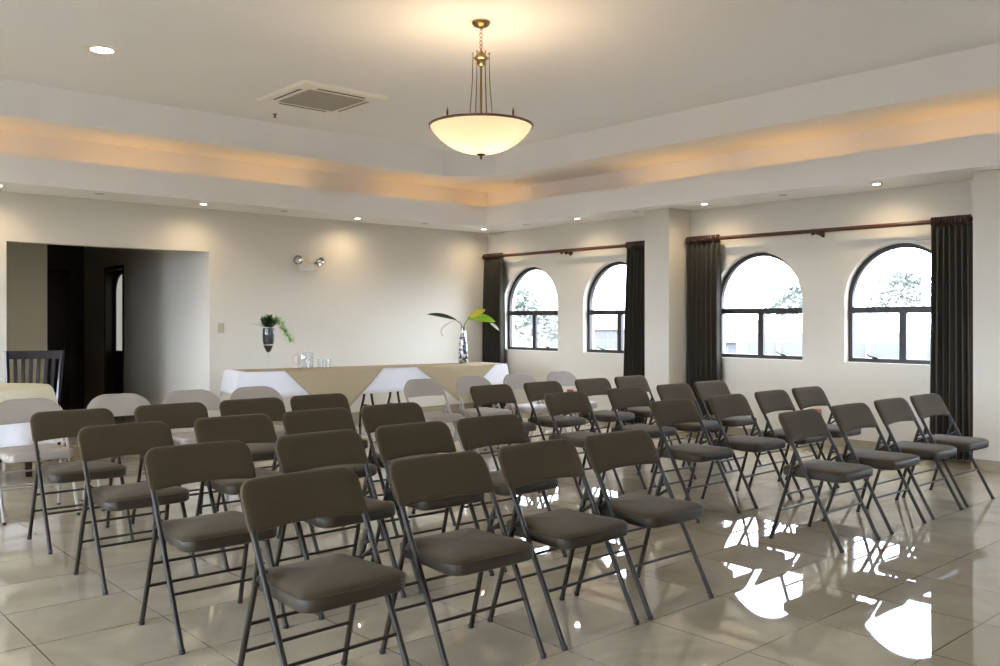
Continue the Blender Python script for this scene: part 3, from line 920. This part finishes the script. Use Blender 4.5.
t = thing('slat_back_chair', 'dark wooden slat-back dining chair behind the round table', 'chair', (-6.437, -.81, 0), math.radians(-24))
# local: faces -y ; back at y=+.2
def by(z): return .20 + .10*max(0, (z - .45)/.55)
for s in (-1, 1):
    bm = bmesh.new()
    tube(bm, [(s*.215, .24, .0), (s*.215, .205, .25), (s*.215, .20, .45), (s*.228, by(.75), .75), (s*.245, by(1.0), 1.0)], .021, 8); obj('rear_leg', bm, M['darkwood'], t)
    bm = bmesh.new(); bbox_bev(bm, (s*.205 - .02, -.22, 0), (s*.205 + .02, -.18, .43), .004); obj('front_leg', bm, M['darkwood'], t)
bm = bmesh.new()
def railf(z0, z1, th, w0, w1):
    bm = bmesh.new(); vs = []
    for i in range(13):
        u = -1 + i/6
        c = .03*(1 - u*u)
        vs.append([bm.verts.new((u*(w0 if z == z0 else w1), by(z) + c + d, z)) for d, z in ((-th, z0), (th, z0), (th, z1), (-th, z1))])
    for a, b in zip(vs, vs[1:]):
        for k in range(4): bm.faces.new((a[k], a[(k+1) % 4], b[(k+1) % 4], b[k]))
    bm.faces.new(vs[0]); bm.faces.new(vs[-1][::-1])
    return bm
bm.free()
obj('top_rail', railf(.925, 1.005, .013, .240, .252), M['darkwood'], t)
obj('lower_rail', railf(.55, .60, .011, .215, .218), M['darkwood'], t)
for k in range(6):
    u = -1 + 2*(k + 1)/7
    c = .03*(1 - u*u)
    bm = bmesh.new()
    v = []
    for z, w in ((.59, .213), (.76, .226), (.935, .240)):
        y = by(z) + c
        v.append([bm.verts.new(p) for p in ((u*w - .016, y - .008, z), (u*w + .016, y - .008, z), (u*w + .016, y + .008, z), (u*w - .016, y + .008, z))])
    for a, b in zip(v, v[1:]):
        for q in range(4): bm.faces.new((a[q], a[(q+1) % 4], b[(q+1) % 4], b[q]))
    bm.faces.new(v[0][::-1]); bm.faces.new(v[-1])
    obj('back_slat', bm, M['darkwood'], t, smooth=False)
bm = bmesh.new(); bbox_bev(bm, (-.235, -.235, .43), (.235, .205, .465), .012, 3); obj('seat', bm, M['darkwood'], t)
for s in (-1, 1):
    bm = bmesh.new(); tube(bm, [(s*.205, -.2, .2), (s*.213, .21, .2)], .012, 8); obj('stretcher', bm, M['darkwood'], t)

# ------------------------------------------------------------------ ceiling fittings
def downlight(x, y, z, label, lit=True, r=.042, group=None, big=False):
    t = thing('recessed_downlight', label, 'downlight', (x, y, z), 0, group)
    bm = bmesh.new()
    lathe(bm, [(r*.80, .001), (r*.84, -.004), (r*1.15, -.006), (r*1.30, -.003), (r*1.32, .001)], 28); obj('trim_ring', bm, M['acw'] if big else M['plast'], t)
    bm = bmesh.new()
    if lit: lathe(bm, [(0, -.0045), (r*.5, -.004), (r*.82, -.0022), (r*.82, .001), (0, .001)], 24)
    else: lathe(bm, [(0, -.0012), (r*.84, -.0012), (r*.84, .001), (0, .001)], 24)
    obj('lens', bm, (M['lamp_lens_big'] if big else M['lamp_lens']) if lit else M['acg'], t)
    return t
LIT = [(-6.60, -.40, 'lit soffit spotlight above the hallway opening, the one over its outer end'), (-4.56, -.40, 'lit soffit spotlight over the wall beside the hallway opening, near the light switch'),
       (-2.52, -.36, 'lit soffit spotlight over the blank wall above the emergency light'), (-.45, -.42, 'lit soffit spotlight in the corner of the room'),
       (-.42, -2.21, 'lit soffit spotlight above the second arched window'), (-.40, -4.13, 'lit soffit spotlight just past the pier, above the third window'), (-.395, -6.08, 'lit soffit spotlight above the arched window with the building view')]
UNL = [(-5.69, -.48, 'unlit soffit spotlight directly above the hallway opening'), (-3.59, -.44, 'unlit soffit spotlight on the emergency light\'s hallway side'), (-1.53, -.46, 'unlit soffit spotlight above the blank wall near the corner curtain'),
       (-.42, -1.26, 'unlit soffit spotlight between the first two arched windows'), (-.43, -3.18, 'unlit soffit spotlight beside the pier between the window bays'), (-.39, -5.09, 'unlit soffit spotlight between the third and fourth windows'), (-.43, -7.06, 'unlit soffit spotlight in front of the second pier')]
for x, y, l in LIT: downlight(x, y, HS, l, True, group='lit soffit spotlights')
for x, y, l in UNL: downlight(x, y, HS, l, False, r=.036, group='unlit soffit spotlights')
downlight(-6.297, -2.45, HT, 'large bright round downlight in the main ceiling', True, r=.105, big=True)

t = thing('air_conditioner', 'cream square cassette air conditioner in the main ceiling', 'air conditioner', (-4.17, -2.285, HT))
S = .465
bm = bmesh.new()
for (r0, z0), (r1, z1) in zip([(S, 0), (S, -.012), (S - .02, -.030), (.315, -.036)], [(S, -.012), (S - .02, -.030), (.315, -.036), (.315, -.018)]):
    a = [bm.verts.new((sx*r0, sy*r0, z0)) for sx, sy in ((-1, -1), (1, -1), (1, 1), (-1, 1))]; b = [bm.verts.new((sx*r1, sy*r1, z1)) for sx, sy in ((-1, -1), (1, -1), (1, 1), (-1, 1))]
    for k in range(4): bm.faces.new((a[k], a[(k+1) % 4], b[(k+1) % 4], b[k]))
bmesh.ops.remove_doubles(bm, verts=bm.verts, dist=.0001)
obj('panel', bm, M['acw'], t, smooth=False)
bm = bmesh.new()
for k in range(15):
    y = -.30 + .6*k/14
    box(bm, (-.312, y - .010, -.034), (.312, y + .010, -.026))
box(bm, (-.315, -.315, -.024), (.315, .315, -.020))
obj('intake_grille', bm, M['acg'], t, smooth=False)
for k in range(4):
    a = PI/2*k
    bm = bmesh.new(); bbox_bev(bm, (-.26, .352, -.0375), (.26, .385, -.033), .001, 1)
    bmesh.ops.rotate(bm, verts=bm.verts, cent=(0, 0, 0), matrix=Matrix.Rotation(a, 3, 'Z'))
    sl = obj('air_slot', bm, M['acd'], t, smooth=False)
    bm = bmesh.new(); bbox_bev(bm, (-.26, .362, -.045), (.26, .372, -.0375), .001, 1)
    bmesh.ops.rotate(bm, verts=bm.verts, cent=(0, 0, 0), matrix=Matrix.Rotation(a, 3, 'Z'))
    obj('louver', bm, M['acw'], sl, smooth=False)
t = thing('sprinkler', 'small chrome sprinkler on the ceiling beside the air conditioner', 'sprinkler', (-4.18, -1.34, HT))
bm = bmesh.new(); lathe(bm, [(0, 0), (.030, 0), (.032, -.004), (.026, -.008), (0, -.008)], 16); obj('escutcheon', bm, M['chrome'], t)
bm = bmesh.new(); lathe(bm, [(0, -.008), (.009, -.008), (.009, -.03), (.020, -.034), (.020, -.037), (0, -.037)], 12); obj('nozzle', bm, M['bronze'], t)

# chandelier
CX, CY = -4.438, -5.02
t = thing('chandelier', 'pendant bowl chandelier with brass rods and glowing glass bowl', 'chandelier', (CX, CY, HT))
bm = bmesh.new(); lathe(bm, [(0, 0), (.066, 0), (.068, -.010), (.055, -.030), (.024, -.044), (.010, -.050), (0, -.05)], 28); obj('canopy', bm, M['brass'], t)
bm = bmesh.new()
zz = -.052
k = 0
while zz > -.19:
    torus(bm, (0, 0, zz - .017), .013, .0028, 'Y' if k % 2 else 'X', 14, 6)
    zz -= .0285; k += 1
obj('chain', bm, M['brass'], t)
bm = bmesh.new()
lathe(bm, [(0, -.195), (.006, -.198), (.009, -.215), (.016, -.222), (.030, -.235), (.036, -.252), (.050, -.262), (.052, -.272), (.044, -.280), (.030, -.285), (.034, -.295), (.026, -.315), (.010, -.325), (0, -.327)], 24)
obj('hub', bm, M['brass'], t)
for k in range(6):
    a = 2*PI*k/6 + .35
    x0, y0, x1, y1 = .060*math.cos(a), .060*math.sin(a), .085*math.cos(a), .085*math.sin(a)
    bm = bmesh.new()
    tube(bm, [(x0*.6, y0*.6, -.268), (x0, y0, -.268)], .005, 6)
    tube(bm, [(x0, y0, -.235), (x0, y0, -.290), (x0*1.08, y0*1.08, -.45), (x1, y1, -.72), (x1*1.3, y1*1.3, -.86)], .0034, 6)
    ball(bm, (x0, y0, -.232), .0075, 8, 6)
    obj('rod', bm, M['brass'], t)
bm = bmesh.new(); tube(bm, [(0, 0, -.32), (0, 0, -.955)], .0085, 10); obj('stem', bm, M['brass'], t)
def bowl_glass():
    m = bpy.data.materials.new('alabaster_glass_bowl'); m.use_nodes = True
    nt = m.node_tree; nt.nodes.clear()
    out = nt.nodes.new('ShaderNodeOutputMaterial')
    tr = nt.nodes.new('ShaderNodeBsdfTranslucent'); tr.inputs['Color'].default_value = (.20, .158, .112, 1)
    df = nt.nodes.new('ShaderNodeBsdfDiffuse'); df.inputs['Color'].default_value = (.55, .48, .38, 1)
    gl = nt.nodes.new('ShaderNodeBsdfGlossy'); gl.inputs['Roughness'].default_value = .15; gl.inputs['Color'].default_value = (.8, .8, .8, 1)
    em = nt.nodes.new('ShaderNodeEmission'); em.inputs['Color'].default_value = (1, .69, .45, 1); em.inputs['Strength'].default_value = .23
    m1 = nt.nodes.new('ShaderNodeMixShader'); m1.inputs[0].default_value = .45
    m2 = nt.nodes.new('ShaderNodeMixShader'); m2.inputs[0].default_value = .05
    ad = nt.nodes.new('ShaderNodeAddShader')
    nt.links.new(tr.outputs[0], m1.inputs[1]); nt.links.new(df.outputs[0], m1.inputs[2])
    nt.links.new(m1.outputs[0], m2.inputs[1]); nt.links.new(gl.outputs[0], m2.inputs[2])
    nt.links.new(m2.outputs[0], ad.inputs[0]); nt.links.new(em.outputs[0], ad.inputs[1]); nt.links.new(ad.outputs[0], out.inputs['Surface'])
    return m
M['bowl'] = bowl_glass()
ZR, RB, DB = -.767, .378, .208
bm = bmesh.new()
prof = []
for i in range(21):
    q = i/20
    prof.append((RB*math.sin(q*1.15)/math.sin(1.15), ZR - DB*(math.cos(q*1.15) - math.cos(1.15))/(1 - math.cos(1.15))))
lathe(bm, prof, 56)
obj('bowl', bm, M['bowl'], t)
bm = bmesh.new(); torus(bm, (0, 0, ZR), RB, .0095, 'Z', 72, 8); obj('rim', bm, M['rim'], t)
for k in range(3):
    a = math.atan2(-.666, .7459) + (-.90, PI + .90, PI/2)[k]
    bm = bmesh.new()
    x, y = .985*RB*math.cos(a), .985*RB*math.sin(a)
    lathe(bm, [(0, -.012), (.008, -.010), (.010, .004), (.005, .012), (.009, .020), (.006, .036), (.0015, .062), (0, .064)], 10, (x, y, ZR + .008)); obj('finial', bm, M['bronze'], t)
bm = bmesh.new()
lathe(bm, [(0, .006), (.030, .004), (.034, -.002), (.022, -.010), (.008, -.016), (.010, -.026), (.006, -.034), (0, -.044)], 18, (0, 0, ZR - DB)); obj('bottom_finial', bm, M['bronze'], t)
for k in range(3):
    a = 2*PI*k/3 + .6
    L = bpy.data.lights.new('chandelier_bulb', 'POINT'); L.energy = 4.0; L.color = (1, .76, .50); L.shadow_soft_size = .04
    o = bpy.data.objects.new('chandelier_bulb', L); COL.objects.link(o); o.location = (CX + .11*math.cos(a), CY + .11*math.sin(a), HT + ZR - .06)

# ------------------------------------------------------------------ small wall fittings
t = thing('emergency_light', 'twin-head emergency light on the wall above the long table', 'emergency light', (-3.04, 0, 1.985))
bm = bmesh.new(); bbox_bev(bm, (-.135, -.055, -.055), (.135, .004, .035), .008, 2); obj('housing', bm, M['plast'], t)
for s, z in ((-1, .075), (1, .068)):
    bm = bmesh.new(); tube(bm, [(s*.10, -.03, .03), (s*.13, -.04, z - .01)], .010, 8)
    hd = obj('lamp_arm', bm, M['bronze'], t)
    bm = bmesh.new()
    prof = [(0, .045), (.030, .038), (.050, .015), (.058, -.010), (.060, -.018), (.054, -.018), (.046, -.004), (.025, .012), (0, .016)]
    lathe(bm, prof, 24)
    bmesh.ops.rotate(bm, verts=bm.verts, cent=(0, 0, 0), matrix=Matrix.Rotation(math.radians(-72), 3, 'X') )
    bmesh.ops.rotate(bm, verts=bm.verts, cent=(0, 0, 0), matrix=Matrix.Rotation(math.radians(-20 + 35*(s > 0)), 3, 'Z'))
    bmesh.ops.translate(bm, verts=bm.verts, vec=(s*.155, -.055, z))
    obj('lamp_head', bm, M['chrome'], t)
t = thing('light_switch', 'ivory light switch on the wall beside the hallway opening', 'light switch', (-4.175, 0, 1.21))
bm = bmesh.new(); bbox_bev(bm, (-.037, -.009, -.06), (.037, 0, .06), .003, 2); obj('plate', bm, M['ivory'], t)
bm = bmesh.new(); bbox_bev(bm, (-.014, -.014, -.03), (.014, -.008, .03), .002, 1); obj('rocker', bm, M['ivory'], t)
for y, lab in ((-1.69, 'red wall socket between the first two arched windows'), (-5.25, 'red wall socket between the third and fourth arched windows')):
    t = thing('wall_socket', lab, 'socket', (0, y, .333), 0, 'red wall sockets')
    bm = bmesh.new(); bbox_bev(bm, (-.010, -.06, -.036), (0, .06, .036), .003, 2); obj('plate', bm, M['red'], t)
    bm = bmesh.new(); bbox_bev(bm, (-.013, -.035, -.02), (-.009, .035, .02), .002, 1); obj('outlet_insert', bm, M['red'], t)

# ------------------------------------------------------------------ outside: pale overcast town
M['ground'] = mat('pale_dusty_ground', (.115, .095, .09), .9, noise=.12, nscale=.3)
M['bwall'] = mat('pale_render', (.125, .12, .115), .8, noise=.03, nscale=.6)
M['broof'] = mat('faded_red_roof', (.12, .075, .065), .8, noise=.1, nscale=1)
M['bwin'] = mat('grey_window_glass', (.085, .087, .092), .2, noise=.1, nscale=.5)
M['tree'] = mat('hazy_foliage', (.30, .32, .29), .9, noise=.25, nscale=1.2)
bm = bmesh.new()
vs = [bm.verts.new(p) for p in ((-250, -250, -3.6), (250, -250, -3.6), (250, 250, -3.6), (-250, 250, -3.6))]; bm.faces.new(vs)
struct('terrain', bm, M['ground'])
def building(loc, rz, w, d, h, label, rows, cols, roof=True):
    t = thing('building', label, 'building', (loc[0], loc[1], -3.6), rz)
    bm = bmesh.new(); box(bm, (-w/2, -d/2, 0), (w/2, d/2, h)); obj('walls', bm, M['bwall'], t, smooth=False)
    if roof:
        bm = bmesh.new()
        a = [bm.verts.new(p) for p in ((-w/2 - .4, -d/2 - .4, h), (w/2 + .4, -d/2 - .4, h), (w/2 + .4, d/2 + .4, h), (-w/2 - .4, d/2 + .4, h))]
        b = [bm.verts.new((-w/2 + 1.5, 0, h + 1.3)), bm.verts.new((w/2 - 1.5, 0, h + 1.3))]
        bm.faces.new((a[0], a[1], b[1], b[0])); bm.faces.new((a[2], a[3], b[0], b[1])); bm.faces.new((a[1], a[2], b[1])); bm.faces.new((a[3], a[0], b[0])); bm.faces.new(a[::-1])
        obj('roof', bm, M['broof'], t, smooth=False)
    for i in range(cols):
        for j in range(rows):
            x = -w/2 + w*(i + .5)/cols; z = h - 1.0 - j*2.6
            if z < 1: continue
            ww, hh = w/cols*.36, .75
            bm = bmesh.new(); box(bm, (x - ww, -d/2 - .06, z - hh), (x + ww, -d/2 + .02, z + hh)); f = obj('window_pane', bm, M['bwin'], t, smooth=False)
            bm = bmesh.new()
            box(bm, (x - ww - .08, -d/2 - .10, z - .05), (x + ww + .08, -d/2 - .04, z + .05)); box(bm, (x - .06, -d/2 - .10, z - hh), (x + .06, -d/2 - .04, z + hh))
            obj('window_bars', bm, M['bwall'], f, smooth=False)
    return t
fwd = Vector((.666, .7459, 0))
def outp(px, Z): return Vector((-8.7, -10.0, 0)) + RT*((px - 500)/888.8*Z) + fwd*Z
p = outp(905, 26); building(p, math.radians(-62), 9, 6, 4.55, 'pale building with a grid of windows outside the window by the long curtain', 2, 4, roof=False)
p = outp(745, 56); building(p, math.radians(-50), 12, 8, 3.6, 'low red-roofed house outside the third arched window', 1, 3)
p = outp(625, 90); building(p, math.radians(-45), 16, 9, 4.0, 'low red-roofed house far outside the second arched window', 1, 4)
def tree(px, Z, h, r, label, seed):
    rn = random.Random(seed)
    p = outp(px, Z)
    t = thing('tree', label, 'tree', (p.x, p.y, -3.6), 0, 'trees outside the windows')
    bm = bmesh.new(); tube(bm, [(0, 0, 0), (.1, 0, h*.4), (0, .1, h*.7)], .22, 8, r_end=.1); obj('trunk', bm, M['twig'], t)
    bm = bmesh.new()
    for k in range(1500):
        a = rn.uniform(0, 2*PI); e = rn.uniform(-.6, 1.5); q = r*rn.uniform(.45, 1)
        c = Vector((math.cos(a)*math.cos(e)*q, math.sin(a)*math.cos(e)*q, h - r*.7 + math.sin(e)*q*.75))
        d = Vector((rn.uniform(-1, 1), rn.uniform(-1, 1), rn.uniform(-.4, .8))).normalized()*r*.17
        leaf(bm, c, c + d, r*.06, 0, 2)
    obj('crown', bm, M['tree'], t)
tree(520, 62, 7.0, 3.2, 'hazy tree outside the arched window nearest the corner', 1)
tree(548, 68, 6.0, 2.4, 'smaller hazy tree outside the arched window nearest the corner', 5)
tree(796, 90, 8.6, 3.4, 'hazy tree outside the third arched window', 2)
tree(905, 60, 8.2, 2.4, 'hazy tree rising beyond the building outside the fourth window', 3)

# ------------------------------------------------------------------ lamps
def area(name, loc, sx, sy, energy, col, rot=(0, 0, 0), spread=None):
    L = bpy.data.lights.new(name, 'AREA'); L.shape = 'RECTANGLE'; L.size = sx; L.size_y = sy; L.energy = energy; L.color = col
    if spread: L.spread = spread
    o = bpy.data.objects.new(name, L); COL.objects.link(o); o.location = loc; o.rotation_euler = rot
    return o
COVE = (1, .55, .17)
for x in (-1.58, -3.70, -5.30, -6.9, -8.5, -10.1, -11.7):
    area('cove_tube', (x, -.40, 2.735), 1.15, .05, 0.44, COVE, (PI, 0, 0))
for y in (-.55, -3.56, -5.16, -6.77, -8.4, -10.0):
    area('cove_tube', (-.40, y, 2.735), (.05), 1.15, 0.44 if y < -1 else 0.40, COVE, (PI, 0, 0))
for x, y, l in LIT:
    L = bpy.data.lights.new('downlight_lamp', 'SPOT'); L.energy = 10; L.color = (1, .76, .48); L.spot_size = math.radians(160); L.spot_blend = 1.0; L.shadow_soft_size = .03
    o = bpy.data.objects.new('downlight_lamp', L); COL.objects.link(o); o.location = (x, y, HS - .012)
L = bpy.data.lights.new('ceiling_lamp', 'SPOT'); L.energy = 25; L.color = (1, .95, .86); L.spot_size = math.radians(120); L.spot_blend = .8; L.shadow_soft_size = .09
o = bpy.data.objects.new('ceiling_lamp', L); COL.objects.link(o); o.location = (-6.297, -2.45, HT - .02)

# overcast sky
w = bpy.data.worlds.new('overcast'); sc.world = w; w.use_nodes = True
nt = w.node_tree
bg = nt.nodes['Background']; bg.inputs['Strength'].default_value = 9.0; bg.inputs['Color'].default_value = (.832, .935, 1.135, 1)
# ------------------------------------------------------------------ camera
cam = bpy.data.cameras.new('camera'); co = bpy.data.objects.new('camera', cam); COL.objects.link(co)
co.location = (-8.6995, -10.0005, 1.30)
co.rotation_euler = (PI/2, 0, -.72906)
cam.sensor_width = 36; cam.lens = 36*.888785; cam.shift_y = -(333 - 320.4)/1000
cam.clip_start = .05; cam.clip_end = 600
sc.camera = co

sc.view_settings.view_transform = 'Standard'; sc.view_settings.look = 'None'; sc.view_settings.gamma = 1; sc.view_settings.use_curve_mapping = False
sc.view_settings.exposure = 1.32
sc.cycles.use_denoising = True
sc.cycles.max_bounces = 10; sc.cycles.diffuse_bounces = 6; sc.cycles.glossy_bounces = 4; sc.cycles.transparent_max_bounces = 12
sc.cycles.sample_clamp_indirect = 6
sc.cycles.caustics_reflective = False; sc.cycles.caustics_refractive = False
